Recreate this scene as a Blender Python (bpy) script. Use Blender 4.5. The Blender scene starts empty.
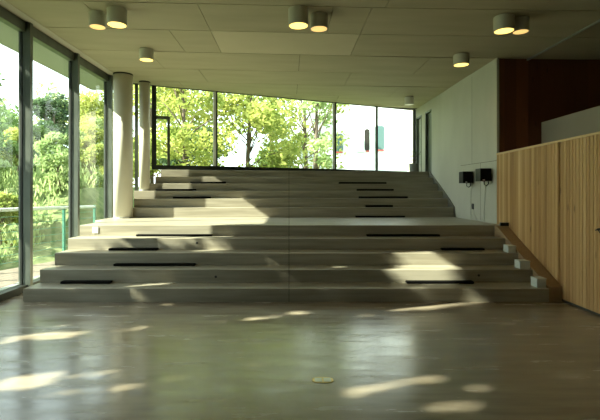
import bpy, bmesh, math, random
from mathutils import Vector, Matrix
random.seed(7)
C = bpy.context.scene
COL = C.collection

# ------------------------------------------------------------------ camera
F = 433.5                      # focal length in pixels of a 600 px wide frame
EYE = 1.55
cam = bpy.data.cameras.new('camera')
cam.sensor_width = 36.0
cam.lens = 36.0 * F / 600.0
cam.shift_x = 11.0 / 600.0
cam.shift_y = -20.0 / 600.0
cam.clip_start = 0.05
cam.clip_end = 400
camo = bpy.data.objects.new('camera', cam)
camo.location = (0, 0, EYE)
camo.rotation_euler = (math.pi / 2, 0, 0)
COL.objects.link(camo)
C.camera = camo

# ------------------------------------------------------------------ sky
world = bpy.data.worlds.new('sky')
C.world = world
world.use_nodes = True
wn = world.node_tree
for n in list(wn.nodes):
    wn.nodes.remove(n)
wo = wn.nodes.new('ShaderNodeOutputWorld')
bg = wn.nodes.new('ShaderNodeBackground')
bg.inputs['Color'].default_value = (0.88, 0.97, 1.0, 1)
bg.inputs['Strength'].default_value = 3.9
wn.links.new(bg.outputs[0], wo.inputs[0])

# ------------------------------------------------------------------ sun
SUN_DIR = Vector((1.0, 0.33, -0.69)).normalized()
sd = bpy.data.lights.new('sun', 'SUN')
sd.energy = 30.0
sd.angle = math.radians(0.6)
sd.color = (1.0, 0.93, 0.78)
sun = bpy.data.objects.new('sun', sd)
sun.rotation_euler = SUN_DIR.to_track_quat('-Z', 'Y').to_euler()
sun.location = (-20, -5, 15)
COL.objects.link(sun)

# ------------------------------------------------------------------ exposure
C.view_settings.view_transform = 'Standard'
C.view_settings.look = 'None'
C.view_settings.gamma = 1.0
C.view_settings.use_curve_mapping = False
C.view_settings.exposure = 0.0
C.cycles.max_bounces = 10
C.cycles.diffuse_bounces = 6
C.cycles.transparent_max_bounces = 24
C.cycles.use_denoising = True


# ------------------------------------------------------------------ materials
def mat(name, color, rough=0.6, metal=0.0, c2=None, scale=(1, 1, 1), noise=4.0, detail=4.0,
        bump=0.0, bscale=None, lo=0.35, hi=0.65, rough2=None, spec=0.5):
    m = bpy.data.materials.new(name)
    m.use_nodes = True
    nt = m.node_tree
    b = nt.nodes['Principled BSDF']
    b.inputs['Base Color'].default_value = (*color, 1)
    b.inputs['Roughness'].default_value = rough
    b.inputs['Metallic'].default_value = metal
    b.inputs['Specular IOR Level'].default_value = spec
    tc = nt.nodes.new('ShaderNodeTexCoord')
    mp = nt.nodes.new('ShaderNodeMapping')
    mp.inputs['Scale'].default_value = scale
    nt.links.new(tc.outputs['Object'], mp.inputs['Vector'])
    no = nt.nodes.new('ShaderNodeTexNoise')
    no.inputs['Scale'].default_value = noise
    no.inputs['Detail'].default_value = detail
    nt.links.new(mp.outputs[0], no.inputs['Vector'])
    if c2:
        r = nt.nodes.new('ShaderNodeValToRGB')
        r.color_ramp.elements[0].position = lo
        r.color_ramp.elements[1].position = hi
        r.color_ramp.elements[0].color = (*color, 1)
        r.color_ramp.elements[1].color = (*c2, 1)
        nt.links.new(no.outputs['Fac'], r.inputs['Fac'])
        nt.links.new(r.outputs[0], b.inputs['Base Color'])
    if rough2 is not None:
        rr = nt.nodes.new('ShaderNodeMapRange')
        rr.inputs[1].default_value = 0.35
        rr.inputs[2].default_value = 0.65
        rr.inputs[3].default_value = rough
        rr.inputs[4].default_value = rough2
        nt.links.new(no.outputs['Fac'], rr.inputs[0])
        nt.links.new(rr.outputs[0], b.inputs['Roughness'])
    if bump:
        bp = nt.nodes.new('ShaderNodeBump')
        bp.inputs['Strength'].default_value = bump
        bp.inputs['Distance'].default_value = 0.01
        src = no
        if bscale:
            src = nt.nodes.new('ShaderNodeTexNoise')
            src.inputs['Scale'].default_value = bscale
            src.inputs['Detail'].default_value = 5
            nt.links.new(mp.outputs[0], src.inputs['Vector'])
        nt.links.new(src.outputs['Fac'], bp.inputs['Height'])
        nt.links.new(bp.outputs[0], b.inputs['Normal'])
    return m


def boards_mat(name, stops, board, axis=1, rough=0.5, grain=(30, 30, 1.2), contrast=0.25, spec=0.3):
    """vertical boards: each board its own tone, plus grain and knots"""
    m = bpy.data.materials.new(name)
    m.use_nodes = True
    nt = m.node_tree
    b = nt.nodes['Principled BSDF']
    b.inputs['Roughness'].default_value = rough
    b.inputs['Specular IOR Level'].default_value = spec
    tc = nt.nodes.new('ShaderNodeTexCoord')
    sp = nt.nodes.new('ShaderNodeSeparateXYZ')
    nt.links.new(tc.outputs['Object'], sp.inputs[0])
    dv = nt.nodes.new('ShaderNodeMath'); dv.operation = 'DIVIDE'; dv.inputs[1].default_value = board
    nt.links.new(sp.outputs[axis], dv.inputs[0])
    fl = nt.nodes.new('ShaderNodeMath'); fl.operation = 'FLOOR'
    nt.links.new(dv.outputs[0], fl.inputs[0])
    wh = nt.nodes.new('ShaderNodeTexWhiteNoise'); wh.noise_dimensions = '1D'
    nt.links.new(fl.outputs[0], wh.inputs['W'])
    mp = nt.nodes.new('ShaderNodeMapping'); mp.inputs['Scale'].default_value = grain
    nt.links.new(tc.outputs['Object'], mp.inputs['Vector'])
    no = nt.nodes.new('ShaderNodeTexNoise'); no.inputs['Scale'].default_value = 1.6; no.inputs['Detail'].default_value = 5
    nt.links.new(mp.outputs[0], no.inputs['Vector'])
    mx = nt.nodes.new('ShaderNodeMath'); mx.operation = 'MULTIPLY_ADD'
    mx.inputs[1].default_value = contrast
    nt.links.new(no.outputs['Fac'], mx.inputs[0])
    sc = nt.nodes.new('ShaderNodeMath'); sc.operation = 'MULTIPLY'; sc.inputs[1].default_value = 1.0 - contrast
    nt.links.new(wh.outputs['Value'], sc.inputs[0])
    nt.links.new(sc.outputs[0], mx.inputs[2])
    r = nt.nodes.new('ShaderNodeValToRGB')
    els = r.color_ramp.elements
    els[0].position = 0.0; els[0].color = (*stops[0], 1)
    els[1].position = 1.0; els[1].color = (*stops[-1], 1)
    for i, s in enumerate(stops[1:-1]):
        e = els.new((i + 1) / (len(stops) - 1)); e.color = (*s, 1)
    nt.links.new(mx.outputs[0], r.inputs['Fac'])
    # knots
    vo = nt.nodes.new('ShaderNodeTexVoronoi'); vo.inputs['Scale'].default_value = 1.0
    mk = nt.nodes.new('ShaderNodeMapping'); mk.inputs['Scale'].default_value = (6, 6, 1.7)
    nt.links.new(tc.outputs['Object'], mk.inputs['Vector'])
    nt.links.new(mk.outputs[0], vo.inputs['Vector'])
    kr = nt.nodes.new('ShaderNodeMapRange')
    kr.inputs[1].default_value = 0.05; kr.inputs[2].default_value = 0.12
    kr.inputs[3].default_value = 0.55; kr.inputs[4].default_value = 0.0
    nt.links.new(vo.outputs['Distance'], kr.inputs[0])
    mix = nt.nodes.new('ShaderNodeMix'); mix.data_type = 'RGBA'
    mix.inputs[7].default_value = (*[c * 0.35 for c in stops[0]], 1)
    nt.links.new(kr.outputs[0], mix.inputs[0])
    nt.links.new(r.outputs[0], mix.inputs[6])
    nt.links.new(mix.outputs[2], b.inputs['Base Color'])
    return m


def glass_mat(name, tint=(0.93, 0.98, 0.96)):
    m = bpy.data.materials.new(name)
    m.use_nodes = True
    nt = m.node_tree
    for n in list(nt.nodes):
        nt.nodes.remove(n)
    o = nt.nodes.new('ShaderNodeOutputMaterial')
    t = nt.nodes.new('ShaderNodeBsdfTransparent'); t.inputs[0].default_value = (*tint, 1)
    g = nt.nodes.new('ShaderNodeBsdfGlossy'); g.inputs['Roughness'].default_value = 0.02
    fr = nt.nodes.new('ShaderNodeFresnel'); fr.inputs[0].default_value = 1.35
    mx = nt.nodes.new('ShaderNodeMixShader')
    geo = nt.nodes.new('ShaderNodeNewGeometry')      # no total reflection on the inner side of a thin pane
    inv = nt.nodes.new('ShaderNodeMath'); inv.operation = 'SUBTRACT'; inv.inputs[0].default_value = 1.0
    nt.links.new(geo.outputs['Backfacing'], inv.inputs[1])
    ml = nt.nodes.new('ShaderNodeMath'); ml.operation = 'MULTIPLY'
    nt.links.new(fr.outputs[0], ml.inputs[0]); nt.links.new(inv.outputs[0], ml.inputs[1])
    nt.links.new(ml.outputs[0], mx.inputs[0])
    nt.links.new(t.outputs[0], mx.inputs[1])
    nt.links.new(g.outputs[0], mx.inputs[2])
    nt.links.new(mx.outputs[0], o.inputs[0])
    return m


def emit_mat(name, color, strength):
    m = bpy.data.materials.new(name)
    m.use_nodes = True
    b = m.node_tree.nodes['Principled BSDF']
    b.inputs['Base Color'].default_value = (*color, 1)
    b.inputs['Emission Color'].default_value = (*color, 1)
    b.inputs['Emission Strength'].default_value = strength
    return m


def leaf_mat(name, ca, cb, trans=0.5):
    m = bpy.data.materials.new(name)
    m.use_nodes = True
    nt = m.node_tree
    for n in list(nt.nodes):
        nt.nodes.remove(n)
    o = nt.nodes.new('ShaderNodeOutputMaterial')
    d = nt.nodes.new('ShaderNodeBsdfDiffuse')
    t = nt.nodes.new('ShaderNodeBsdfTranslucent')
    tc = nt.nodes.new('ShaderNodeTexCoord')
    no = nt.nodes.new('ShaderNodeTexNoise'); no.inputs['Scale'].default_value = 1.1; no.inputs['Detail'].default_value = 6
    nt.links.new(tc.outputs['Object'], no.inputs['Vector'])
    r = nt.nodes.new('ShaderNodeValToRGB')
    r.color_ramp.elements[0].position = 0.35; r.color_ramp.elements[0].color = (*ca, 1)
    r.color_ramp.elements[1].position = 0.65; r.color_ramp.elements[1].color = (*cb, 1)
    nt.links.new(no.outputs['Fac'], r.inputs['Fac'])
    nt.links.new(r.outputs[0], d.inputs[0]); nt.links.new(r.outputs[0], t.inputs[0])
    mx = nt.nodes.new('ShaderNodeMixShader'); mx.inputs[0].default_value = trans
    nt.links.new(d.outputs[0], mx.inputs[1]); nt.links.new(t.outputs[0], mx.inputs[2])
    nt.links.new(mx.outputs[0], o.inputs[0])
    return m


M = {}
M['floor'] = mat('polished_screed', (0.21, 0.172, 0.118), 0.16, c2=(0.29, 0.245, 0.175), scale=(0.6, 3.2, 1), noise=2.2,
                 detail=6, bump=0.16, bscale=2.6, rough2=0.28, spec=0.95)
M['step'] = mat('cast_concrete_step', (0.235, 0.212, 0.152), 0.36, c2=(0.33, 0.302, 0.225), scale=(0.5, 3, 7), noise=2.0,
                detail=5, bump=0.05)
M['ceiling'] = mat('ceiling_board', (0.40, 0.35, 0.24), 0.7, c2=(0.45, 0.395, 0.275), noise=1.5, scale=(0.5, 2, 1))
M['ceiling_pale'] = mat('pale_ceiling_board', (0.51, 0.44, 0.31), 0.6, c2=(0.54, 0.47, 0.34), noise=1.5)
M['dark_gap'] = mat('dark_gap', (0.05, 0.045, 0.03), 0.8)
M['concrete'] = mat('smooth_concrete', (0.42, 0.41, 0.335), 0.6, c2=(0.49, 0.48, 0.395), noise=1.2, scale=(1, 1, 0.5), bump=0.04)
M['plaster'] = mat('pale_plaster', (0.55, 0.52, 0.42), 0.7, c2=(0.6, 0.57, 0.46), noise=2)
M['frame'] = mat('grey_green_aluminium', (0.085, 0.10, 0.08), 0.33, metal=0.35, c2=(0.12, 0.135, 0.11), noise=6, scale=(1, 1, .4))
M['frame_dark'] = mat('dark_sill_metal', (0.02, 0.024, 0.02), 0.4, metal=0.3)
M['alu'] = mat('pale_aluminium', (0.5, 0.52, 0.5), 0.3, metal=0.7)
M['wood'] = boards_mat('pine_boards', [(0.20, 0.095, 0.03), (0.42, 0.24, 0.09), (0.52, 0.32, 0.13), (0.74, 0.53, 0.28)], 0.066, contrast=.4, grain=(14, 14, .5))
M['wood_cap'] = mat('pine_cap', (0.55, 0.37, 0.17), 0.4, c2=(0.62, 0.43, 0.21), scale=(20, 1, 20))
M['stringer'] = mat('raking_board', (0.25, 0.16, 0.08), 0.5, c2=(0.33, 0.22, 0.115), scale=(20, 1, 20))
M['red_wood'] = boards_mat('reddish_brown_boards', [(0.10, 0.032, 0.014), (0.15, 0.05, 0.02), (0.21, 0.07, 0.028)], 0.22, axis=0, contrast=0.4)
M['grey_wall'] = mat('grey_painted_wall', (0.235, 0.21, 0.155), 0.7, c2=(0.265, 0.24, 0.18), noise=1)
M['black'] = mat('black_plastic', (0.012, 0.012, 0.012), 0.35)
M['mat'] = mat('black_felt', (0.006, 0.006, 0.005), 1.0, spec=.08)
M['lamp_shell'] = mat('lamp_shell', (0.50, 0.49, 0.40), 0.4, c2=(0.53, 0.52, 0.43))
M['lamp_glow'] = emit_mat('lamp_glow', (1.0, 0.68, 0.16), 2.6)
M['lamp_glow_dim'] = emit_mat('lamp_glow_dim', (1.0, 0.62, 0.2), 1.1)
M['lamp_off'] = mat('lamp_glass_off', (0.6, 0.57, 0.44), 0.3)
M['white'] = mat('white_plastic', (0.7, 0.7, 0.64), 0.4)
M['cube'] = mat('pale_grey_box', (0.50, 0.52, 0.46), 0.5, c2=(0.56, 0.58, 0.51))
M['brass'] = mat('brass', (0.62, 0.45, 0.16), 0.3, metal=0.8)
M['pot'] = mat('grey_pot', (0.22, 0.23, 0.20), 0.6)
M['dark_strip'] = mat('dark_grey_strip', (0.13, 0.125, 0.095), 0.6)
M['glass'] = glass_mat('window_glass')
M['cable'] = mat('pale_cable', (0.5, 0.5, 0.42), 0.5)
M['grass'] = mat('lawn', (0.07, 0.11, 0.03), 0.9, c2=(0.16, 0.19, 0.07), noise=5, detail=8)
M['deck'] = mat('deck_boards', (0.13, 0.105, 0.075), 0.7, c2=(0.19, 0.155, 0.115), scale=(12, 0.6, 1))
M['soffit'] = mat('soffit_board', (0.36, 0.38, 0.31), 0.7)
M['teal'] = mat('green_painted_steel', (0.06, 0.24, 0.17), 0.4)
M['rail'] = mat('white_rail', (0.75, 0.78, 0.74), 0.4)
M['house'] = mat('white_render', (0.80, 0.84, 0.84), 0.8, c2=(0.84, 0.87, 0.86))
M['teal_glass'] = mat('teal_window', (0.10, 0.17, 0.165), 0.5, spec=.2)
M['dark_glass'] = mat('dark_window', (0.03, 0.028, 0.022), 0.5, spec=.2)
M['red'] = mat('red_reveal', (0.55, 0.07, 0.05), 0.6)
M['leaf_near'] = leaf_mat('dense_dull_leaves', (0.05, 0.075, 0.035), (0.12, 0.14, 0.07), .25)
M['bark'] = mat('bark', (0.10, 0.075, 0.05), 0.9, c2=(0.16, 0.12, 0.085), scale=(6, 6, 1))
M['leaf_yellow'] = leaf_mat('yellow_green_leaves', (0.20, 0.27, 0.06), (0.60, 0.61, 0.19))
M['leaf_mid'] = leaf_mat('mid_green_leaves', (0.09, 0.17, 0.05), (0.28, 0.38, 0.14))
M['leaf_dark'] = leaf_mat('dark_green_leaves', (0.05, 0.10, 0.05), (0.15, 0.22, 0.11), 0.35)
M['leaf_pale'] = leaf_mat('pale_green_leaves', (0.24, 0.34, 0.13), (0.50, 0.58, 0.27))


# ------------------------------------------------------------------ helpers
def obj(name, bm, m, parent=None, smooth=False, loc=None):
    me = bpy.data.meshes.new(name)
    bmesh.ops.recalc_face_normals(bm, faces=bm.faces)
    if smooth:
        for f in bm.faces:
            f.smooth = True
    bm.to_mesh(me); bm.free()
    me.materials.append(m)
    o = bpy.data.objects.new(name, me)
    COL.objects.link(o)
    if loc is not None:
        o.location = loc
    if parent:
        o.parent = parent
    return o


def bx(bm, x0, x1, y0, y1, z0, z1, bev=0.0):
    vs = [bm.verts.new(p) for p in ((x0, y0, z0), (x1, y0, z0), (x1, y1, z0), (x0, y1, z0),
                                    (x0, y0, z1), (x1, y0, z1), (x1, y1, z1), (x0, y1, z1))]
    fs = [bm.faces.new([vs[i] for i in q]) for q in
          ((0, 3, 2, 1), (4, 5, 6, 7), (0, 1, 5, 4), (1, 2, 6, 5), (2, 3, 7, 6), (3, 0, 4, 7))]
    if bev:
        es = list({e for f in fs for e in f.edges})
        bmesh.ops.bevel(bm, geom=es, offset=bev, segments=2, affect='EDGES', profile=0.5)


def box(*a, bev=0.0):
    bm = bmesh.new(); bx(bm, *a, bev=bev); return bm


def prism(bm, pts, z0, z1):
    """pts: plan polygon; z0/z1 numbers or functions of (x, y)"""
    f0 = z0 if callable(z0) else (lambda x, y: z0)
    f1 = z1 if callable(z1) else (lambda x, y: z1)
    a = [bm.verts.new((x, y, f0(x, y))) for x, y in pts]
    b = [bm.verts.new((x, y, f1(x, y))) for x, y in pts]
    bm.faces.new(a[::-1]); bm.faces.new(b)
    n = len(pts)
    for i in range(n):
        j = (i + 1) % n
        bm.faces.new((a[i], a[j], b[j], b[i]))


def side_prism(bm, pts, x0, x1):
    """polygon in (y, z) extruded along x"""
    a = [bm.verts.new((x0, y, z)) for y, z in pts]
    b = [bm.verts.new((x1, y, z)) for y, z in pts]
    bm.faces.new(a); bm.faces.new(b[::-1])
    n = len(pts)
    for i in range(n):
        j = (i + 1) % n
        bm.faces.new((a[j], a[i], b[i], b[j]))


def tube(bm, pts, r, seg=8, r1=None):
    pts = [Vector(p) for p in pts]
    rings = []
    n = len(pts)
    for i, p in enumerate(pts):
        d = (pts[min(i + 1, n - 1)] - pts[max(i - 1, 0)]).normalized()
        u = d.orthogonal().normalized() if abs(d.z) < .99 else Vector((1, 0, 0))
        v = d.cross(u).normalized(); u = v.cross(d).normalized()
        rr = r if r1 is None else r + (r1 - r) * i / (n - 1)
        rings.append([bm.verts.new(p + rr * (math.cos(t) * u + math.sin(t) * v))
                      for t in [2 * math.pi * k / seg for k in range(seg)]])
    for a, b in zip(rings, rings[1:]):
        for k in range(seg):
            bm.faces.new((a[k], a[(k + 1) % seg], b[(k + 1) % seg], b[k]))
    bm.faces.new(rings[0][::-1]); bm.faces.new(rings[-1])


def lathe(bm, prof, seg=32, c=(0, 0)):
    rings = []
    for r, z in prof:
        rings.append([bm.verts.new((c[0] + r * math.cos(t), c[1] + r * math.sin(t), z))
                      for t in [2 * math.pi * k / seg for k in range(seg)]])
    for a, b in zip(rings, rings[1:]):
        for k in range(seg):
            bm.faces.new((a[k], a[(k + 1) % seg], b[(k + 1) % seg], b[k]))
    bm.faces.new(rings[0][::-1]); bm.faces.new(rings[-1])


def tag(o, label, cat, group=None, kind=None):
    o['label'] = label; o['category'] = cat
    if group: o['group'] = group
    if kind: o['kind'] = kind
    return o


def thing(name, label, cat, loc=(0, 0, 0), rz=0, group=None):
    o = bpy.data.objects.new(name, None)
    COL.objects.link(o)
    o.location = loc; o.rotation_euler = (0, 0, rz)
    o.empty_display_size = 0.1
    return tag(o, label, cat, group)


def struct(name, bm, m, label=None, cat=None, parent=None):
    o = obj(name, bm, m, parent)
    if parent is None:
        o['kind'] = 'structure'
        o['label'] = label; o['category'] = cat
    return o


def dup(root, loc, label, group=None, rz=None):
    r = root.copy(); COL.objects.link(r); r.location = loc; r['label'] = label
    if rz is not None: r.rotation_euler = (0, 0, rz)
    if group: r['group'] = group
    for ch in list(root.children):
        c = ch.copy(); COL.objects.link(c); c.parent = r
        for g in ch.children:
            d = g.copy(); COL.objects.link(d); d.parent = c
    return r


# ------------------------------------------------------------------ setting
XL, XR = -4.10, 3.80
YB = -3.0


YH = 5.45          # in front of this line the hall is higher
ZH = 5.15


def ceil_z(x, y=0):
    return EYE + 2.60 - 0.18 * (min(x, 3.8) + 4.1) / 7.9


# window wall at the back: slanting in plan
WA = Vector((-4.10, 10.38)); WB = Vector((3.80, 13.05))
WD = (WB - WA).normalized(); WN = Vector((WD.y, -WD.x))   # WN points into the room


def wall_y(x):
    return WA.y + (WB.y - WA.y) * (x - WA.x) / (WB.x - WA.x)


struct('floor', box(-4.35, 8.0, YB - 0.3, 8.2, -0.25, 0.0), M['floor'],
       'polished brown screed floor with window reflections', 'floor')

bm = bmesh.new()
prism(bm, [(-4.3, YH), (8.0, YH), (8.0, 13.15), (3.8, 13.15), (-4.3, 10.41)], ceil_z, lambda x, y: ceil_z(x) + 0.3)
ceiling = struct('ceiling', bm, M['dark_gap'], 'flat beige board ceiling with fine seams', 'ceiling')
bm = bmesh.new(); bx(bm, -4.3, 8.2, YB - .2, YH + .1, ZH, ZH + .2); bx(bm, -4.3, 8.2, YH - .05, YH, 3.95, ZH)
obj('high_ceiling', bm, M['ceiling'], ceiling)
# ceiling boards: thin panels hung just under the slab, so the seams are real gaps
seams_y = [YH, 5.85, 6.85, 7.95, 9.1, 10.2, 11.3, 12.4, 13.4]


def clip_to_back(pts):
    """clip a plan polygon to the room side of the slanting window wall"""
    out = []
    n = len(pts)
    ins = lambda p: p[1] < wall_y(min(p[0], 3.8)) - 0.02
    for i in range(n):
        a, b = Vector(pts[i]), Vector(pts[(i + 1) % n])
        if ins(a): out.append((a.x, a.y))
        if ins(a) != ins(b):
            lo, hi = (a, b) if ins(a) else (b, a)
            for _ in range(24):
                mid = (lo + hi) / 2
                if ins(mid): lo = mid
                else: hi = mid
            out.append((lo.x, lo.y))
    return out


cuts = {0: [-1.9, 1.3], 1: [-1.24, 1.12], 2: [-2.6, 0.2, 2.6]}
bms = {'ceiling': bmesh.new(), 'ceiling_pale': bmesh.new()}
for i in range(len(seams_y) - 1):
    y0, y1 = seams_y[i] + 0.009, seams_y[i + 1] - 0.009
    xs = [-4.08] + (cuts[1] if i in (1, 2) else cuts[[0, 2][i % 2]]) + [5.2, 8.0]
    if i == 1: xs = [-4.08, -2.8, -1.24, 0.6, 1.12, 5.2, 8.0]
    if i == 2: xs = [-4.08, -1.9, -1.24, 1.12, 5.2, 8.0]
    for x0, x1 in zip(xs, xs[1:]):
        p = [(x0 + .004, y0), (x1 - .004, y0), (x1 - .004, y1), (x0 + .004, y1)]
        if y1 > 10.3: p = clip_to_back(p)
        if len(p) < 3: continue
        pale = (i == 2 and x0 == -1.24)
        prism(bms['ceiling_pale' if pale else 'ceiling'], p, lambda x, y: ceil_z(x) - 0.02, lambda x, y: ceil_z(x) + 0.001)
obj('ceiling_panels', bms['ceiling'], M['ceiling'], ceiling)
obj('ceiling_pale_panel', bms['ceiling_pale'], M['ceiling_pale'], ceiling)

# --- wall on the right: concrete, with two openings
DOORS = [(11.55, 12.12, 1.88, 3.72), (12.42, 12.92, 2.03, 3.70)]
bm = bmesh.new()
ys = [7.93, DOORS[0][0], DOORS[0][1], DOORS[1][0], DOORS[1][1], 13.9]
for i in range(5):
    if i in (1, 3):
        d = DOORS[0] if i == 1 else DOORS[1]
        bx(bm, XR, XR + .28, d[0], d[1], 0, d[2])
        bx(bm, XR, XR + .28, d[0], d[1], d[3], 4.1)
    else:
        bx(bm, XR, XR + .28, max(ys[i], 8.2), ys[i + 1], 0, 4.1)
bx(bm, XR, XR + .045, 7.93, 8.2, 0, 4.1)
wr = struct('wall_right', bm, M['concrete'], 'pale smooth concrete wall beside the upper steps', 'wall')
bm = bmesh.new()                                   # hairline joint in the concrete
bx(bm, XR - .0015, XR + .002, 7.94, 9.6, 2.085, 2.092)
bx(bm, XR - .0015, XR + .002, 9.0, 9.006, 2.09, 3.9)
bx(bm, XR - .0015, XR + .002, 8.6, 8.606, 0.95, 2.085)
obj('joint', bm, M['dark_gap'], wr)

# doors in those openings
for n, (y0, y1, z0, z1) in enumerate(DOORS):
    bm = bmesh.new()
    w = 0.05
    xa, xb = XR - .012 * n, XR + 0.2
    bx(bm, xa, xb, y0, y0 + w, z0, z1); bx(bm, xa, xb, y1 - w, y1, z0, z1); bx(bm, xa, xb, y0 + w, y1 - w, z1 - w, z1)
    dd = struct('door_%d' % (n + 1), bm, M['frame'],
                ['dark open doorway in the concrete wall at top of steps', 'narrow framed doorway next to the back window'][n], 'door')
    obj('door_leaf', box(XR + .06, XR + .1, y0 + w, y1 - w, z0, z1 - w), M['frame'] if n == 0 else M['concrete'], dd)
    if n == 1:
        obj('door_window', box(XR + .04, XR + .059, y0 + .14, y1 - .14, z0 + .3, z1 - .25), M['alu'], dd)
        bm = bmesh.new(); tube(bm, [(XR + .03, y0 + .08, z0 + .85), (XR + .08, y0 + .08, z0 + .85), (XR + .08, y0 + .2, z0 + .85)], .012)
        obj('door_handle', bm, M['alu'], dd)

# --- pine boarded wall with a flush door panel
WOOD_TOP = lambda y: 2.19 + (7.92 - y) * 0.017
bm = bmesh.new()
yd = 6.10
ww = None


def wood_panel(bm, y0, y1, z0):
    t = 0.066
    k0 = int(math.floor(y0 / t)); k1 = int(math.ceil(y1 / t))
    for k in range(k0, k1):
        a, b = max(y0, k * t), min(y1, (k + 1) * t)
        if b - a < .004: continue
        g = .0045
        side_prism(bm, [(a + g, z0), (b - g, z0), (b - g, WOOD_TOP(b)), (a + g, WOOD_TOP(a))], XR, XR + .03)
    side_prism(bm, [(y0, z0), (y1, z0), (y1, WOOD_TOP(y1)), (y0, WOOD_TOP(y0))], XR + .006, XR + .12)


wood_panel(bm, yd + .012, 7.93, 0.0)
wf = struct('wall_gallery', bm, M['wood'], 'wall of vertical pine boards along the right', 'wall')
bm = bmesh.new(); side_prism(bm, [(YB, WOOD_TOP(YB)), (7.93, WOOD_TOP(7.93)), (7.93, WOOD_TOP(7.93) + .03), (YB, WOOD_TOP(YB) + .03)], XR - .012, XR + .13)
obj('cap', bm, M['wood_cap'], wf)
bm = bmesh.new(); wood_panel(bm, 4.2, yd - .012, 0.035)
dp = struct('door_3', bm, M['wood'], 'flush pine boarded door panel in the right wall', 'door')
bm = bmesh.new()
bm2 = bmesh.new(); tube(bm2, [(XR - .002, 5.29, 1.07), (XR - .03, 5.29, 1.07)], .014); tube(bm2, [(XR - .03, 5.33, 1.055), (XR - .035, 5.29, 1.07), (XR - .03, 5.25, 1.03)], .009)
obj('door_handle', bm2, M['black'], dp)
bm.free()
bm = bmesh.new(); wood_panel(bm, YB, 4.18, 0.035)
struct('wall_gallery_near', bm, M['wood'], 'vertical pine boards of the right wall nearest the camera', 'wall')
struct('trim_1', box(XR + .02, XR + .1, YB, yd, 0.0, 0.034), M['dark_gap'], 'dark shadow gap under the pine door', 'trim')

# --- behind the pine wall: reddish wall, grey parapet, dark gallery
struct('wall_recess', box(XR + .045, 8.0, 7.97, 8.19, 0.0, 3.98), M['red_wood'], 'dark reddish brown boarded wall above the pine wall', 'wall')
bm = bmesh.new()
side_prism(bm, [(YB, 0), (7.95, 0), (7.95, EYE + 1.24), (YB, EYE + 1.24 + .12)], 4.63, 4.78)
struct('wall_parapet', bm, M['grey_wall'], 'plain grey parapet wall rising behind the pine wall', 'wall')
struct('wall_far_right', box(8.0, 8.2, YB, 8.2, 0, 5.2), M['red_wood'], 'dark wall of the gallery', 'wall')
struct('wall_rear', box(-4.35, 8.2, YB - .25, YB, -.1, 5.2), M['grey_wall'], 'plain wall behind the viewer', 'wall')
# curtain rail on the ceiling above the pine wall
bm = bmesh.new(); side_prism(bm, [(5.6, ceil_z(4.4) - .05), (7.95, ceil_z(4.4) - .05), (7.95, ceil_z(4.4) - .022), (5.6, ceil_z(4.4) - .022)], 4.36, 4.385)
tag(obj('curtain_rail', bm, M['alu']), 'thin pale metal rail on the dark ceiling above the pine wall', 'rail')

# --- left glass wall
struct('wall_left', box(XL - .2, XL, YB, .8, -.1, ZH), M['grey_wall'], 'solid part of the left wall behind the viewer', 'wall')
MULL = [0.8, 2.3, 3.9, 5.45, 6.67, 8.17, 9.72]
for i in range(len(MULL)):
    y0 = MULL[i]; y1 = MULL[i + 1] if i + 1 < len(MULL) else 10.38
    bm = bmesh.new()
    zt = ceil_z(XL) - .02 if y1 > YH + 1 else ZH
    bx(bm, XL - .04, XL + .14, y0 - .035, y0 + .035, 0.0, zt)          # mullion
    bx(bm, XL - .04, XL + .07, y0 + .035, y1 - .035, zt - .16, zt)     # head
    w = struct('window_%d' % (i + 1), bm, M['frame'], 'tall left window bay %d counted from the rear wall' % (i + 1), 'window')
    obj('sill', box(XL - .02, XL + .1, y0 + .035, y1 - .035, 0.0, .10), M['frame_dark'], w)
    obj('threshold', box(XL - .14, XL - .02, y0 + .035, y1 - .035, 0.0, .11), M['alu'], w)
    bm = bmesh.new()
    bx(bm, XL - .005, XL + .02, y0 + .035, y0 + .05, .1, zt - .16); bx(bm, XL - .005, XL + .02, y1 - .05, y1 - .035, .1, zt - .16)
    obj('gasket', bm, M['frame_dark'], w)
    obj('pane', box(XL - .004, XL + .004, y0 + .05, y1 - .05, .1, zt - .16), M['glass'], w)
# plaster strip along the window head
struct('trim_2', box(XL + .115, XL + .24, YH + .12, 10.3, ceil_z(XL) - .032, ceil_z(XL) - .0235), M['plaster'], 'pale strip of ceiling along the window head', 'trim')
YSTOP = 9.79


# --- back window wall
def wpt(s, n=0.0):
    p = WA + WD * s + WN * n
    return (p.x, p.y)


WL = (WB - WA).length


def s_at(px):
    """distance along the wall of the point seen at photo column px (set out once, then fixed)"""
    k = (px - 289.0) / F
    # WA.x + WD.x s = k (WA.y + WD.y s)
    return (k * WA.y - WA.x) / (WD.x - k * WD.y)


def wbar(bm, s0, s1, z0, z1, n0=-.03, n1=.05):
    prism(bm, [wpt(s0, n0), wpt(s1, n0), wpt(s1, n1), wpt(s0, n1)], z0, z1)


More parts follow.
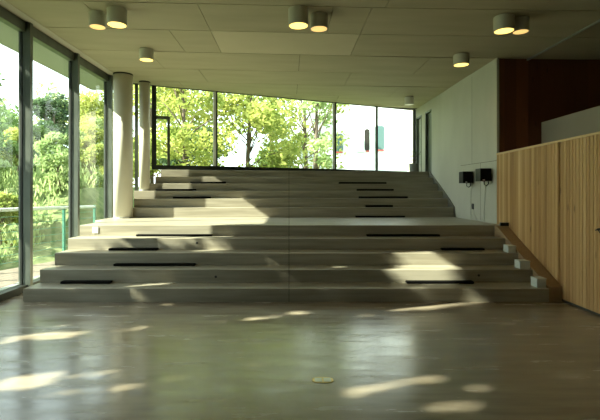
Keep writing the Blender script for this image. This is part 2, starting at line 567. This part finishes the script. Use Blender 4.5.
SILL = 2.05
sill_z = lambda x, y: 2.16 - max(0, x) * .017
SB = [0.04, s_at(136.5), s_at(154), s_at(216.5), s_at(335), s_at(376.5), WL - .05]
for i in range(6):
    s0, s1 = SB[i], SB[i + 1]
    z0 = 1.0 if i < 2 else SILL
    bm = bmesh.new()
    zt = lambda x, y: ceil_z(x) - .02
    w0 = {0: .05, 1: .08, 2: .11, 3: .035, 4: .035, 5: .04}[i]
    wbar(bm, s0 - w0 / 2, s0 + w0 / 2, z0, zt)
    if i == 5: wbar(bm, s1 - .02, s1 + .03, z0, zt)
    wbar(bm, s0 + w0 / 2, s1 - .02, z0, (z0 + .055) if i < 2 else sill_z)
    wbar(bm, s0 + w0 / 2, s1 - .02, lambda x, y: ceil_z(x) - .032, zt)
    w = struct('window_%d' % (len(MULL) + i + 1), bm, M['frame_dark'] if i >= 2 else M['frame'],
               ['narrow glazing strip behind the round column', 'narrow glazing strip beside the slim column',
                'first back window bay with yellow tree and side casement', 'widest back window bay full of foliage',
                'back window bay showing part of the white house', 'last back window bay beside the concrete wall'][i], 'window')
    if i == 3:
        bmx = bmesh.new(); wbar(bmx, s0 - .085, s0 - .0205, z0 + .056, lambda x, y: ceil_z(x) - .033, -.02, .03)
        obj('pale_mullion', bmx, M['rail'], w)
    if i == 4:
        bmx = bmesh.new(); wbar(bmx, s0 - .075, s0 - .0205, z0 + .056, lambda x, y: ceil_z(x) - .033, -.02, .03)
        obj('pale_mullion', bmx, M['rail'], w)
    bmp = bmesh.new(); wbar(bmp, s0 + w0 / 2, s1 - .02, (z0 + .055) if i < 2 else sill_z, lambda x, y: ceil_z(x) - .032, -.004, .004)
    obj('pane', bmp, M['glass'], w)
    if i == 2:     # casement in the first bay
        sc = s_at(168.5)
        bmc = bmesh.new()
        wbar(bmc, sc - .03, sc + .035, z0 + .055, 3.37, -.02, .03)
        wbar(bmc, s0 + .036, sc - .03, 3.30, 3.37, -.02, .03)
        obj('casement', bmc, M['frame'], w)

# ------------------------------------------------------------------ staircase
HK = {1: .186, 2: .372, 3: .558, 4: .744, 5: .93, 6: 1.15, 7: 1.35, 8: 1.53, 9: 1.705, 10: 1.875, 11: 2.046}
ZF = {k: 6.0 + .405 * (k - 1) for k in range(1, 6)}
ZL = {k: 9.74 + .165 * (k - 6) for k in range(6, 12)}
ZR = {k: 9.95 + .35 * (k - 6) for k in range(6, 12)}
LX = {6: -3.54, 7: -3.54, 8: -3.60, 9: -3.30, 10: -3.22, 11: -3.14}


def front_y(k, x):
    if k <= 5: return ZF[k]
    return ZL[k] + (ZR[k] - ZL[k]) * (x + 3.4) / 7.2


stair = thing('staircase', 'wide tiered concrete seating steps rising to the back window', 'staircase', (0, 6.0, 0))


def stair_part(name, bm, m):
    bmesh.ops.translate(bm, verts=bm.verts, vec=(0, -6.0, 0))
    return obj(name, bm, m, stair)


for k in range(1, 12):
    z0 = 0.0 if k == 1 else HK[k - 1]
    for side in (-1, 1):
        bm = bmesh.new()
        g = .004
        if k <= 5:
            xa, xb = (-3.68, -g) if side < 0 else (g, 3.60 if k < 5 else 3.79)
            if k == 5 and side < 0:
                pts = [(xa, ZF[k]), (xb, ZF[k]), (xb, wall_y(xb) - .06), (-3.98, wall_y(-3.98) - .08), (-3.98, 8.9), (xa, 8.75)]
            elif k == 5:
                pts = [(xa, ZF[k]), (xb, ZF[k]), (xb, 12.95), (xa, wall_y(xa) - .06)]
            else:
                pts = [(xa, ZF[k]), (xb, ZF[k]), (xb, 9.4), (xa, 9.4)]
            prism(bm, pts, z0, HK[k])
        else:
            xa, xb = (LX[k], -g) if side < 0 else (g, 3.795)
            xw = -3.9 if k == 8 else xa
            if side < 0:
                pts = [(xa, front_y(k, xa)), (xb, front_y(k, xb)), (xb, wall_y(xb) - .06), (xa, wall_y(xa) - .06)]
            else:
                pts = [(xa, front_y(k, xa)), (xb, front_y(k, xb)), (xb, wall_y(xb) - .07), (xa, wall_y(xa) - .06)]
            prism(bm, pts, z0, HK[k])
        bmesh.ops.bevel(bm, geom=[e for e in bm.edges if all(abs(v.co.z - HK[k]) < 1e-5 for v in e.verts)],
                        offset=.006, segments=1, affect='EDGES')
        stair_part('step', bm, M['step'])
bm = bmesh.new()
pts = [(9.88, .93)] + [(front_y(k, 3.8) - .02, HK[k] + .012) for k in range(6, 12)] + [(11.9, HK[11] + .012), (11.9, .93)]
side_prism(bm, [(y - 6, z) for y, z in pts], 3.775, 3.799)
obj('raking_strip', bm, M['dark_strip'], stair)  # thin dark strip on the concrete wall, following the upper step nosings
bm = bmesh.new()
for k in range(1, 12):
    y0 = front_y(k, 0) + .006
    bx(bm, -.006, .006, y0 - 6, (ZF[k + 1] if k < 5 else 11.9) + .1 - 6, 0 if k == 1 else HK[k - 1] - .02, HK[k] - .006)
obj('joint', bm, M['dark_gap'], stair)
# raking board between the step ends and the pine wall
bm = bmesh.new()
side_prism(bm, [(6.03, 0), (7.60, 0), (7.60, .925), (7.52, .925), (6.03, .205)], 3.602, 3.797)
stair_part('raking_board', bm, M['stringer'])

# dark mats at the feet of the risers: (tread, x0, x1 seen columns, label)
mats = [
    (1, 64, 113, 'short black mat on the lowest step, left side'),
    (1, 405, 471, 'long black mat on the lowest step, right side below the sun patch'),
    (2, 116, 196, 'long black mat lying left on the second step'),
    (3, 111, 159, 'black mat on the sunlit left end of the third step'),
    (3, 440, 482, 'short black mat far right on the third step'),
    (4, 138, 213, 'long black mat left on the step just below the landing'),
    (4, 366, 438, 'long black mat right of centre on the step just below the landing'),
    (5, 355, 404, 'black mat on the wide landing at the foot of the upper flight'),
    (6, 365, 392, 'shortest black mat, on the first step above the landing'),
    (7, 358, 407, 'black mat right side on the second step above the landing'),
    (7, 174, 211, 'black mat left side on the second step above the landing'),
    (8, 356, 393, 'black mat right side on the third step above the landing'),
    (8, 157, 196, 'black mat left side on the third step above the landing, near the slim column'),
    (9, 338, 386, 'topmost black mat of the right hand upper steps'),
    (9, 191, 226, 'topmost black mat of the left hand upper steps, beside the sun patch'),
]
for k, pa, pb, lab in mats:
    ka, kb = (pa - 289) / F, (pb - 289) / F
    yk = front_y(k + 1, 0)
    for _ in range(8): yk = front_y(k + 1, (ka + kb) / 2 * yk)
    x0, x1 = ka * yk, kb * yk
    sl = 0 if k + 1 <= 5 else (ZR[k + 1] - ZL[k + 1]) / 7.2
    t = .034 if k <= 5 else .046
    bm = bmesh.new(); bx(bm, -(x1 - x0) / 2, (x1 - x0) / 2, -.10, 0, 0, t, bev=.008)
    o = obj('seat_mat', bm, M['mat'], loc=((x0 + x1) / 2, yk - .012, HK[k] + .0005))
    o.rotation_euler = (0, 0, math.atan(sl))
    tag(o, lab, 'mat', 'black mats on the steps')

# small pale boxes at the right ends of the steps
for k, xa, xb, lab in ((1, 3.46, 3.592, 'pale grey box at the right end of the lowest step'),
                       (2, 3.44, 3.592, 'pale grey box at the right end of the second step'),
                       (3, 3.47, 3.594, 'smallest pale grey box, right end of the third step')):
    dz = {1: .13, 2: .12, 3: .11}[k]
    y0 = ZF[k] + .05
    t = thing('step_box', lab, 'box', ((xa + xb) / 2, y0, HK[k] + .0005), 0, 'pale boxes at the step ends')
    w = (xb - xa) / 2
    obj('body', box(-w, w, 0, .16, 0, dz - .012, bev=.004), M['cube'], t)
    obj('lid', box(-w - .003, w + .003, -.004, .163, dz - .012, dz, bev=.003), M['cube'], t)
tag(obj('cable_box', box(-.07, .07, -.05, 0, -.03, .03, bev=.006), M['black'], loc=(3.71, ZF[5] - .12, .96)),
    'small black box under the right end of the landing edge', 'box')

# sockets in the risers
def socket(x, y, z, rz, label, w=.05, h=.055):
    t = thing('socket_plate', label, 'socket', (x, y, z), rz)
    obj('plate', box(-w, w, -.01, 0, -h, h, bev=.003), M['white'], t)
    obj('insert', box(-w * .55, w * .55, -.013, -.009, -h * .6, h * .6), M['cube'], t)
    return t


socket(-3.40, ZF[5] - .0005, .845, 0, 'white double socket plate at the left end of the landing riser')
for x, k, z, lab in ((-1.53, 4, .67, 'small round dark outlet in the fourth riser left of centre'), (-1.08, 2, .27, 'small round dark outlet in the second riser left of centre'),
                     (2.80, 2, .29, 'small round dark outlet in the second riser on the right')):
    bm = bmesh.new(); tube(bm, [(0, 0, 0), (0, -.012, 0)], .018, 12)
    tag(obj('riser_outlet', bm, M['black'], loc=(x, ZF[k] - .0005, z)), lab, 'outlet')

# ------------------------------------------------------------------ columns
def column(name, x, y, z0, r, m, label):
    t = thing(name, label, 'column', (x, y, z0))
    zc = ceil_z(x) - .022 - z0
    bm = bmesh.new(); lathe(bm, [(r, 0), (r, zc - .03)], 40)
    obj('shaft', bm, m, t, True)
    bm = bmesh.new(); lathe(bm, [(r + .006, zc - .03), (r + .006, zc)], 40)
    obj('collar', bm, M['frame_dark'], t)
    bm = bmesh.new(); lathe(bm, [(r + .006, 0.0005), (r + .006, .03)], 40)
    obj('base_ring', bm, M['alu'], t)


column('round_column', -3.68, 9.62, .93, .205, M['plaster'], 'thick round plastered column standing on the landing by the windows')
column('slim_column', -3.42, 10.27, 1.5305, .125, M['plaster'], 'slimmer pale column at the left end of the upper steps')

# ------------------------------------------------------------------ ceiling lamps
def lamp(x, y, r, h, glow, label):
    t = thing('ceiling_lamp', label, 'lamp', (x, y, ceil_z(x) - .0215), 0, 'cylindrical ceiling lamps')
    bm = bmesh.new()
    lathe(bm, [(r - .006, 0), (r, -.004), (r, -h), (r - .012, -h), (r - .03, -h + .03)], 40)
    obj('lamp_shade', bm, M['lamp_shell'], t, False)
    bm = bmesh.new(); lathe(bm, [(r - .0125, -h + .004), (r - .0125, -h + .001)], 40)
    obj('diffuser', bm, glow, t)
    if glow is not M['lamp_off']:
        ld = bpy.data.lights.new('lamp_light', 'SPOT'); ld.energy = 5; ld.color = (1, .7, .35); ld.spot_size = 2.2; ld.shadow_soft_size = .08
        lo = bpy.data.objects.new('lamp_light', ld); COL.objects.link(lo); lo.location = (0, 0, -h - .02); lo.parent = t
    return t


L, D = M['lamp_glow'], M['lamp_glow_dim']
lamp(-2.42, 6.10, .135, .22, L, 'front lit lamp of the left ceiling pair')
lamp(-2.76, 6.25, .115, .2, D, 'rear lamp of the left ceiling pair, partly behind the other')
lamp(.13, 5.95, .138, .23, L, 'front lit lamp of the middle ceiling pair')
lamp(.425, 6.13, .125, .2, D, 'rear dimmer lamp of the middle ceiling pair')
lamp(3.00, 6.05, .135, .20, L, 'front lit lamp of the right ceiling pair')
lamp(3.27, 6.12, .11, .18, D, 'rear dimmer lamp of the right ceiling pair')
lamp(-2.58, 7.85, .125, .19, L, 'single lit lamp near the round column')
lamp(3.08, 7.75, .135, .18, L, 'single lit lamp near the top of the concrete wall')
lamp(3.13, 11.3, .115, .19, M['lamp_off'], 'small unlit lamp farthest back near the last window')
for px, yy in ((3.45, 7.35), (3.05, 7.2), (.2, 10.3)):
    pass

# ------------------------------------------------------------------ wall loudspeakers
def wall_speaker(y, z, s, label):
    t = thing('wall_speaker', label, 'loudspeaker', (XR, y, z), 0, 'black loudspeakers on the concrete wall')
    obj('cabinet', box(-.245, -.035, -s / 2, s / 2, -s * .55, s * .55, bev=.012), M['black'], t)
    obj('grille', box(-.24, -.04, -s / 2 - .006, -s / 2 + .001, -s * .5, s * .5, bev=.002), M['mat'], t)
    obj('badge', box(-.20, -.16, -s / 2 - .009, -s / 2 - .005, -s * .5 + .004, -s * .5 + .02), M['alu'], t)
    bm = bmesh.new(); tube(bm, [(-.04, 0, -.02), (-.05, 0, -.05), (-.01, 0, -.06)], .018)
    bx(bm, -.014, 0, -.04, .04, -.12, .03)
    tube(bm, [(-.13, -.02, -s * .54), (-.13, -.02, -s * .54 - .06), (-.09, -.02, -s * .54 - .085), (-.05, -.02, -s * .54 - .05), (-.05, 0, -.06)], .012)
    obj('bracket', bm, M['black'], t)
    return t


wall_speaker(8.97, 1.81, .22, 'left of the two black wall speakers, farther from the pine wall')
wall_speaker(8.17, 1.835, .22, 'right of the two black wall speakers, nearer the pine wall')


def cable(pts, label, r=.006):
    p0 = Vector(pts[0])
    bm = bmesh.new(); tube(bm, [Vector(p) - p0 for p in pts], r, 6)
    tag(obj('cable', bm, M['cable'], loc=p0, smooth=True), label, 'cable', 'speaker cables')


cable([(XR - .012, 9.0, 1.68), (XR - .012, 9.03, 1.5), (XR - .012, 9.05, 1.2), (XR - .012, 9.02, .94)], 'faint cable hanging from the left wall speaker')
cable([(XR - .012, 8.36, 1.7), (XR - .015, 8.37, 1.5), (XR - .012, 8.42, 1.2), (XR - .012, 8.42, .94)], 'pale cable hanging from the right wall speaker to the landing')
t = thing('wall_socket', 'small dark socket low on the concrete wall under the speakers', 'socket', (XR, 8.95, 1.21))
obj('plate', box(-.012, 0, -.045, .045, -.06, .06, bev=.003), M['frame_dark'], t)
obj('insert', box(-.02, -.012, -.03, .03, -.03, .03), M['black'], t)
cable([(XR - .02, 8.93, 1.15), (XR - .02, 8.86, 1.05), (XR - .02, 8.72, .95)], 'short cable running from the wall socket down to the landing')

# ------------------------------------------------------------------ plant pot on the top platform
t = thing('plant_pot', 'grey pot with a thin leafy plant by the last window', 'plant pot', (3.50, 12.15, 2.047))
bm = bmesh.new(); lathe(bm, [(.095, 0), (.125, .05), (.13, .21), (.135, .22), (.135, .245), (.12, .245), (.118, .22)], 28)
obj('pot', bm, M['pot'], t, False)
bm = bmesh.new(); lathe(bm, [(.115, .19), (.115, .215)], 24); obj('soil', bm, M['bark'], t)
bm = bmesh.new()
for a in range(7):
    an = a * 2.4; r = .05 + .02 * (a % 3)
    tube(bm, [(0, 0, .2), (r * math.cos(an), r * math.sin(an), .42), (2.2 * r * math.cos(an), 2.2 * r * math.sin(an), .52 + .03 * (a % 3))], .006, 5)
obj('stem', bm, M['bark'], t)
bm = bmesh.new()
for a in range(40):
    an = random.uniform(0, 6.28); r = random.uniform(.02, .17); z = random.uniform(.42, .62)
    c = Vector((r * math.cos(an), r * math.sin(an), z)); u = Vector((random.gauss(0, 1), random.gauss(0, 1), random.gauss(0, .5))).normalized() * .03
    v = u.orthogonal().normalized() * .012
    bm.faces.new([bm.verts.new(c - u), bm.verts.new(c + v), bm.verts.new(c + u), bm.verts.new(c - v)])
obj('foliage', bm, M['leaf_mid'], t)

# floor outlet in front of the steps
t = thing('floor_outlet', 'small oval brass floor outlet with two flaps in the floor', 'outlet', (.275, 3.53, 0.0005))
bm = bmesh.new()
seg = 32
for r0, z in ((1.0, 0), (1.0, .004)):
    pass
ring = [(.088 * math.copysign(abs(math.cos(a)) ** .6, math.cos(a)), .05 * math.copysign(abs(math.sin(a)) ** .8, math.sin(a))) for a in [2 * math.pi * k / seg for k in range(seg)]]
prism(bm, ring, 0, .004)
obj('rim', bm, M['brass'], t)
for s in (-1, 1):
    bm = bmesh.new(); bx(bm, min(s * .006, s * .066), max(s * .006, s * .066), -.034, .034, .004, .006, bev=.0008)
    obj('flap', bm, M['alu'], t)

# ------------------------------------------------------------------ outside: ground, terrace, railing
def ground_z(x, y):
    def sm(a, b, v):
        v = max(0, min(1, (v - a) / (b - a))); return v * v * (3 - 2 * v)
    r = sm(10.2, 12.5, y + 0.15 * (x + 4)) * 1.75
    return -.12 + r + .35 * sm(14, 60, y)


bm = bmesh.new()
N = 60
xs = [-60 + 120 * i / N for i in range(N + 1)]
ysg = [-12 + 92 * (j / N) ** 1.2 for j in range(N + 1)]
grid = {}
for i, x in enumerate(xs):
    for j, y in enumerate(ysg):
        inside = (-4.6 < x < 8.5 and y < wall_y(max(min(x, 3.8), -4.1)) + .3)
        z = ground_z(x, y)
        if -7 < x < 12 and y < 14.5: z = min(z, -.3) if inside or y < 10.5 else z
        if x > -4.6 and y < 14.8: z = -.5
        grid[i, j] = bm.verts.new((x, y, z))
for i in range(N):
    for j in range(N):
        bm.faces.new((grid[i, j], grid[i + 1, j], grid[i + 1, j + 1], grid[i, j + 1]))
g = obj('lawn', bm, M['grass']); tag(g, 'green lawn outside the windows', 'lawn', kind='structure')

bm = bmesh.new(); prism(bm, [(-4.26, YB), (-4.26, 10.4), (-4.75, 10.55), (-5.55, 8.5), (-6.3, 6.0), (-6.6, YB)], -.10, -.01)
struct('terrace', bm, M['deck'], 'weathered boarded terrace outside the left windows', 'terrace')
# roof edge over the terrace
bm = bmesh.new(); prism(bm, [(-5.10, 4.9), (-4.16, 4.9), (-4.16, 11.2), (-5.10, 11.2)], 4.13, 4.35)
struct('roof_overhang', bm, M['soffit'], 'pale soffit of the roof edge outside the left windows', 'roof')

# railing: leans towards the building at the far end
t = thing('terrace_railing', 'green posted terrace railing with white top rail and thin wires', 'railing', (0, 0, 0))
ra, rb = Vector((-6.25, 6.2)), Vector((-4.80, 10.7))
nb = 5
bm = bmesh.new(); tube(bm, [(ra.x, ra.y, 1.19), (rb.x, rb.y, 1.14)], .036); obj('top_rail', bm, M['rail'], t, True)
for i in range(nb + 1):
    p = ra + (rb - ra) * i / nb
    bm = bmesh.new(); bx(bm, p.x - .02, p.x + .02, p.y - .035, p.y + .035, -.1, 1.18); obj('post', bm, M['teal'], t)
for i in range(7):
    z = .12 + i * .15
    bm = bmesh.new(); tube(bm, [(ra.x, ra.y, z), (rb.x, rb.y, z)], .005, 6); obj('wire', bm, M['teal'], t, True)

# ------------------------------------------------------------------ trees
def leaf_cloud(bm, c, rad, n, size, rng):
    c = Vector(c)
    for _ in range(n):
        d = Vector((rng.gauss(0, 1), rng.gauss(0, 1), rng.gauss(0, 1))).normalized() * rng.random() ** .42
        p = c + Vector((d.x * rad[0], d.y * rad[1], d.z * rad[2]))
        u = Vector((rng.gauss(0, 1), rng.gauss(0, 1), rng.gauss(0, .8))).normalized()
        v = u.orthogonal().normalized()
        v = (Matrix.Rotation(rng.uniform(0, 6.28), 3, u) @ v)
        s = size * rng.uniform(.6, 1.4)
        bm.faces.new([bm.verts.new(p - u * s), bm.verts.new(p + v * s * .45), bm.verts.new(p + u * s), bm.verts.new(p - v * s * .45)])


def tree(x, y, h, cr, m, label, seed, clusters=14, leaves=260, size=.14, low=.35, name='leafy_tree', cat='tree', trunk=.12, z=None):
    rng = random.Random(seed)
    gz = ground_z(x, y) - .05 if z is None else z
    t = thing(name, label, cat, (x, y, gz))
    lean = (rng.uniform(-.3, .3), rng.uniform(-.3, .3))
    bm = bmesh.new()
    top = (lean[0], lean[1], h * .85)
    tube(bm, [(0, 0, 0), (lean[0] * .3, lean[1] * .3, h * .35), (lean[0] * .7, lean[1] * .7, h * .6), top], trunk, 8, trunk * .25)
    cl = []
    for i in range(clusters):
        a = rng.uniform(0, 6.28); zz = h * (low + (1 - low) * rng.random())
        wd = cr * math.sin(math.pi * min(.92, max(.15, (zz / h - low) / (1 - low) * .8 + .15)))
        r = wd * rng.uniform(.25, .95)
        cl.append((r * math.cos(a), r * math.sin(a), zz))
    for c in cl:
        zb = c[2] * .6
        tube(bm, [(lean[0] * .5, lean[1] * .5, zb), (c[0] * .5, c[1] * .5, (zb + c[2]) / 2 + .1), c], trunk * .3, 5, .012)
    obj('trunk', bm, M['bark'], t, True)
    bm = bmesh.new()
    for c in cl:
        s = cr * rng.uniform(.28, .45)
        leaf_cloud(bm, c, (s, s, s * .7), leaves, size, rng)
    obj('foliage', bm, m, t)
    return t


# seen through the back window
tree(-4.4, 18.5, 6.2, 2.6, M['leaf_yellow'], 'yellow green tree behind the first back window bay', 1, 18, 240, .13, .12)
tree(-2.0, 20.5, 7.2, 2.9, M['leaf_yellow'], 'broad yellow tree left of centre behind the widest back window', 2, 20, 240, .13, .10)
tree(.9, 22.6, 7.6, 2.8, M['leaf_yellow'], 'yellow tree with thin branches right of centre in the widest back window', 3, 17, 220, .12, .15)
tree(-.9, 24.8, 6.6, 2.4, M['leaf_mid'], 'greener tree farther back behind the yellow trees', 4, 16, 220, .15, .1)
tree(1.1, 18.0, 5.2, 1.4, M['leaf_pale'], 'slender pale green tree in front of the white house', 5, 10, 130, .11, .2)
tree(-4.6, 23.5, 3.6, 2.2, M['leaf_dark'], 'low dark green bush at the foot of the yellow trees', 6, 12, 260, .13, .05, 'garden_bush', 'bush')
tree(-8.2, 26.0, 8.0, 3.4, M['leaf_yellow'], 'tall yellow green tree far behind the slim column', 7, 18, 240, .16, .1)
# wild growth between the shrubs
rng = random.Random(99)
bm = bmesh.new()
for _ in range(15000):
    y = rng.uniform(6.5, 24)
    x = rng.uniform(-.78 * y - 1.5, -.40 * y - .6)
    if x > -6.3 - (10.5 - y) * .3 * (y < 10.5) and y < 12: continue
    if x > -6.0: continue
    h = (.25 + .5 * rng.random()) * (1 + .05 * (y - 8))
    p = Vector((x, y, ground_z(x, y) + h * rng.random()))
    u = Vector((rng.gauss(0, .35), rng.gauss(0, .35), 1)).normalized() * rng.uniform(.05, .16)
    v = u.orthogonal().normalized() * rng.uniform(.015, .04)
    v = Matrix.Rotation(rng.uniform(0, 6.28), 3, u.normalized()) @ v
    bm.faces.new([bm.verts.new(p - u), bm.verts.new(p + v), bm.verts.new(p + u), bm.verts.new(p - v)])
o = obj('meadow_plants', bm, M['leaf_pale'])
tag(o, 'tall pale grass and weeds growing beyond the terrace railing', 'plants', kind='stuff')
# seen through the left windows
tree(-10.9, 14.4, 5.3, 1.5, M['leaf_mid'], 'green tree filling the nearest left window', 11, 18, 330, .085, .10)
tree(-9.9, 18.0, 3.6, 1.5, M['leaf_dark'], 'dark green tree with its crown in the second left window', 22, 26, 300, .10, .08)
tree(-12.9, 24.0, 5.4, 2.1, M['leaf_pale'], 'tall light tree behind the dark one in the left windows', 13, 12, 130, .12, .15)
tree(-9.6, 21.5, 4.6, 2.0, M['leaf_yellow'], 'yellow green tree seen through the third left window', 14, 18, 300, .10, .05)
tree(-15.5, 17.0, 6.6, 2.4, M['leaf_pale'], 'pale tree at the far left edge of the view', 15, 14, 240, .12, .15)
tree(-18.5, 27.0, 5.0, 4.0, M['leaf_mid'], 'far hedge tree at the bottom of the left garden', 16, 22, 300, .17, .02)
tree(-13.5, 31.0, 5.4, 3.2, M['leaf_yellow'], 'far yellow tree at the end of the left garden', 17, 18, 260, .17, .05)

# unseen trees added close to the building, left of the view, to shade the hall; gaps cut in their crowns let streaks of sun through
def sunproj(p):
    return (p[1] - .33 * (p[0] + 9), p[2] + .69 * (p[0] + 9))


GAPS = [(2.47, 4.45, .19, .33), (2.45, 5.03, .10, .17), (2.42, 5.68, .07, .14), (2.40, 6.05, .13, .36), (2.95, 8.05, .40, .55), (2.2, 7.6, .17, .55), (1.25, 4.6, .2, .6), (.86, 5.3, .08, .4),
        (.22, 6.75, .13, .45), (-.28, 7.0, .09, .3), (3.9, 5.0, .12, .3), (4.6, 5.9, .12, .35)]


def shade_tree(x, y, y0, y1, seed, label):
    rng = random.Random(seed)
    t = thing('leafy_tree', label, 'tree', (x, y, -.35))
    bm = bmesh.new()
    tube(bm, [(0, 0, 0), (.1, .05, 2.0), (0, .1, 4.0), (.1, 0, 8.0)], .16, 8, .05)
    for k in range(9):
        a = k * 2.4; z = 2.6 + k * .55
        tube(bm, [(0, 0, z), (.5 * math.cos(a), .9 * math.sin(a), z + .5), (.9 * math.cos(a), 1.5 * math.sin(a), z + .9)], .05, 5, .012)
    obj('trunk', bm, M['bark'], t, True)
    bm = bmesh.new()
    for _ in range(8000):
        q = Vector((rng.uniform(-1.0, 1.0), rng.uniform(y0 - y - .15, y1 - y + .15), rng.uniform(2.4, 9.9)))
        pr = sunproj((q.x + x, q.y + y, q.z - .35))
        if pr[0] > 5.0 + .25 * math.sin(pr[1] * 3) and pr[1] < 7.2: continue
        if any(((pr[0] - g[0]) / g[2]) ** 2 + ((pr[1] - g[1]) / g[3]) ** 2 < 1 for g in GAPS): continue
        u = Vector((rng.gauss(0, 1), rng.gauss(0, 1), rng.gauss(0, .8))).normalized()
        v = Matrix.Rotation(rng.uniform(0, 6.28), 3, u) @ u.orthogonal().normalized()
        s = rng.uniform(.1, .24)
        bm.faces.new([bm.verts.new(q - u * s), bm.verts.new(q + v * s * .5), bm.verts.new(q + u * s), bm.verts.new(q - v * s * .5)])
    obj('foliage', bm, M['leaf_near'], t)


shade_tree(-9.0, -2.5, -4.0, -1.2, 71, 'unseen tree added for shade beside the terrace, level with the rear wall')
shade_tree(-9.0, .3, -1.2, 1.7, 72, 'unseen tree added for shade beside the terrace, second from the rear wall')
shade_tree(-9.0, 3.2, 1.7, 4.9, 73, 'unseen tree added for shade beside the terrace, nearest the steps')

# shrubs along the terrace
for i, (x, y, h, r, m, lab) in enumerate([
        (-7.6, 9.2, 1.35, .7, 'leaf_pale', 'pale shrub just beyond the railing, nearest of the row'),
        (-7.2, 10.9, 1.5, .75, 'leaf_yellow', 'yellow shrub beyond the railing, second of the row'),
        (-6.7, 12.6, 1.6, .8, 'leaf_pale', 'pale shrub beyond the railing, third of the row'),
        (-6.7, 14.8, 2.2, .85, 'leaf_yellow', 'yellow shrub seen through the third left window'),
        (-9.4, 10.6, 1.7, .8, 'leaf_mid', 'green shrub behind the row of pale shrubs'),
        (-9.0, 12.6, 2.0, .85, 'leaf_pale', 'wide pale shrub between the railing row and the left trees'),
        (-8.5, 14.8, 2.3, .9, 'leaf_mid', 'green shrub in front of the dark tree'),
        (-8.0, 17.6, 3.0, 1.0, 'leaf_pale', 'tall pale shrub at the edge of the third left window'),
        (-11.4, 12.0, 2.2, .9, 'leaf_pale', 'pale shrub at the foot of the nearest left tree'),
        (-12.8, 15.8, 2.4, 1.1, 'leaf_yellow', 'yellowish shrub right of the pale far left tree'),
        (-12.6, 19.0, 2.6, 1.2, 'leaf_mid', 'green shrub left of the dark tree'),
        (-9.9, 15.9, 2.2, .8, 'leaf_yellow', 'yellow shrub at the foot of the dark tree'),
        (-13.2, 12.6, 2.6, 1.1, 'leaf_mid', 'green shrub at the outer left of the garden')]):
    tree(x, y, h, r, M[m], lab, 40 + i, 18, 330, .05 + .01 * (y > 11), .02, 'garden_shrub', 'shrub', .03)

# ------------------------------------------------------------------ white house behind
HY = 27.0
t = thing('white_house', 'white rendered house with small rounded windows beyond the garden', 'house', (0, HY, 0))


def at(px, py):
    return ((px - 289) / F * HY, EYE + (190 - py) / F * HY)


xh0, xh1 = .6, 13.0
obj('wall', box(xh0, xh1, 0, 8, 1.5, 10.5), M['house'], t)


def rounded(bm, x0, x1, z0, z1, y0, y1, r=.18):
    pts = []
    for cx, cz, a0 in ((x1 - r, z1 - r, 0), (x0 + r, z1 - r, 90), (x0 + r, z0 + r, 180), (x1 - r, z0 + r, 270)):
        for k in range(5):
            a = math.radians(a0 + k * 22.5)
            pts.append((cx + r * math.cos(a), cz + r * math.sin(a)))
    a = [bm.verts.new((x, y0, z)) for x, z in pts]; b = [bm.verts.new((x, y1, z)) for x, z in pts]
    bm.faces.new(a); bm.faces.new(b[::-1])
    for i in range(len(pts)):
        j = (i + 1) % len(pts); bm.faces.new((a[j], a[i], b[i], b[j]))


for (pa, pb, ya, yb, gm) in ((333, 343, 134, 152, 'teal_glass'), (364.5, 369.5, 129, 151, 'dark_glass'), (375, 384, 126, 150, 'teal_glass')):
    x0, z1 = at(pa, ya); x1, z0 = at(pb, yb)
    bm = bmesh.new(); rounded(bm, x0 - .05, x1 + .05, z0 - .07, z1 + .04, -.03, .02); f = obj('window_frame', bm, M['house'] if gm == 'dark_glass' else M['alu'], t)
    bm = bmesh.new(); rounded(bm, x0, x1, z0, z1, -.04, .02, .14); obj('pane', bm, M[gm], f)
    if gm != 'dark_glass' or True:
        bm = bmesh.new(); bx(bm, x0 + .08, x1 - .02, -.05, 0, z0 - .06, z0 + .02); obj('red_sill', bm, M['red'], f)
x0, z1 = at(357, 130); x1, z0 = at(364, 152)
obj('shutter', box(x0, x1, -.05, 0, z0, z1), M['teal_glass'] if False else M['rail'], t)
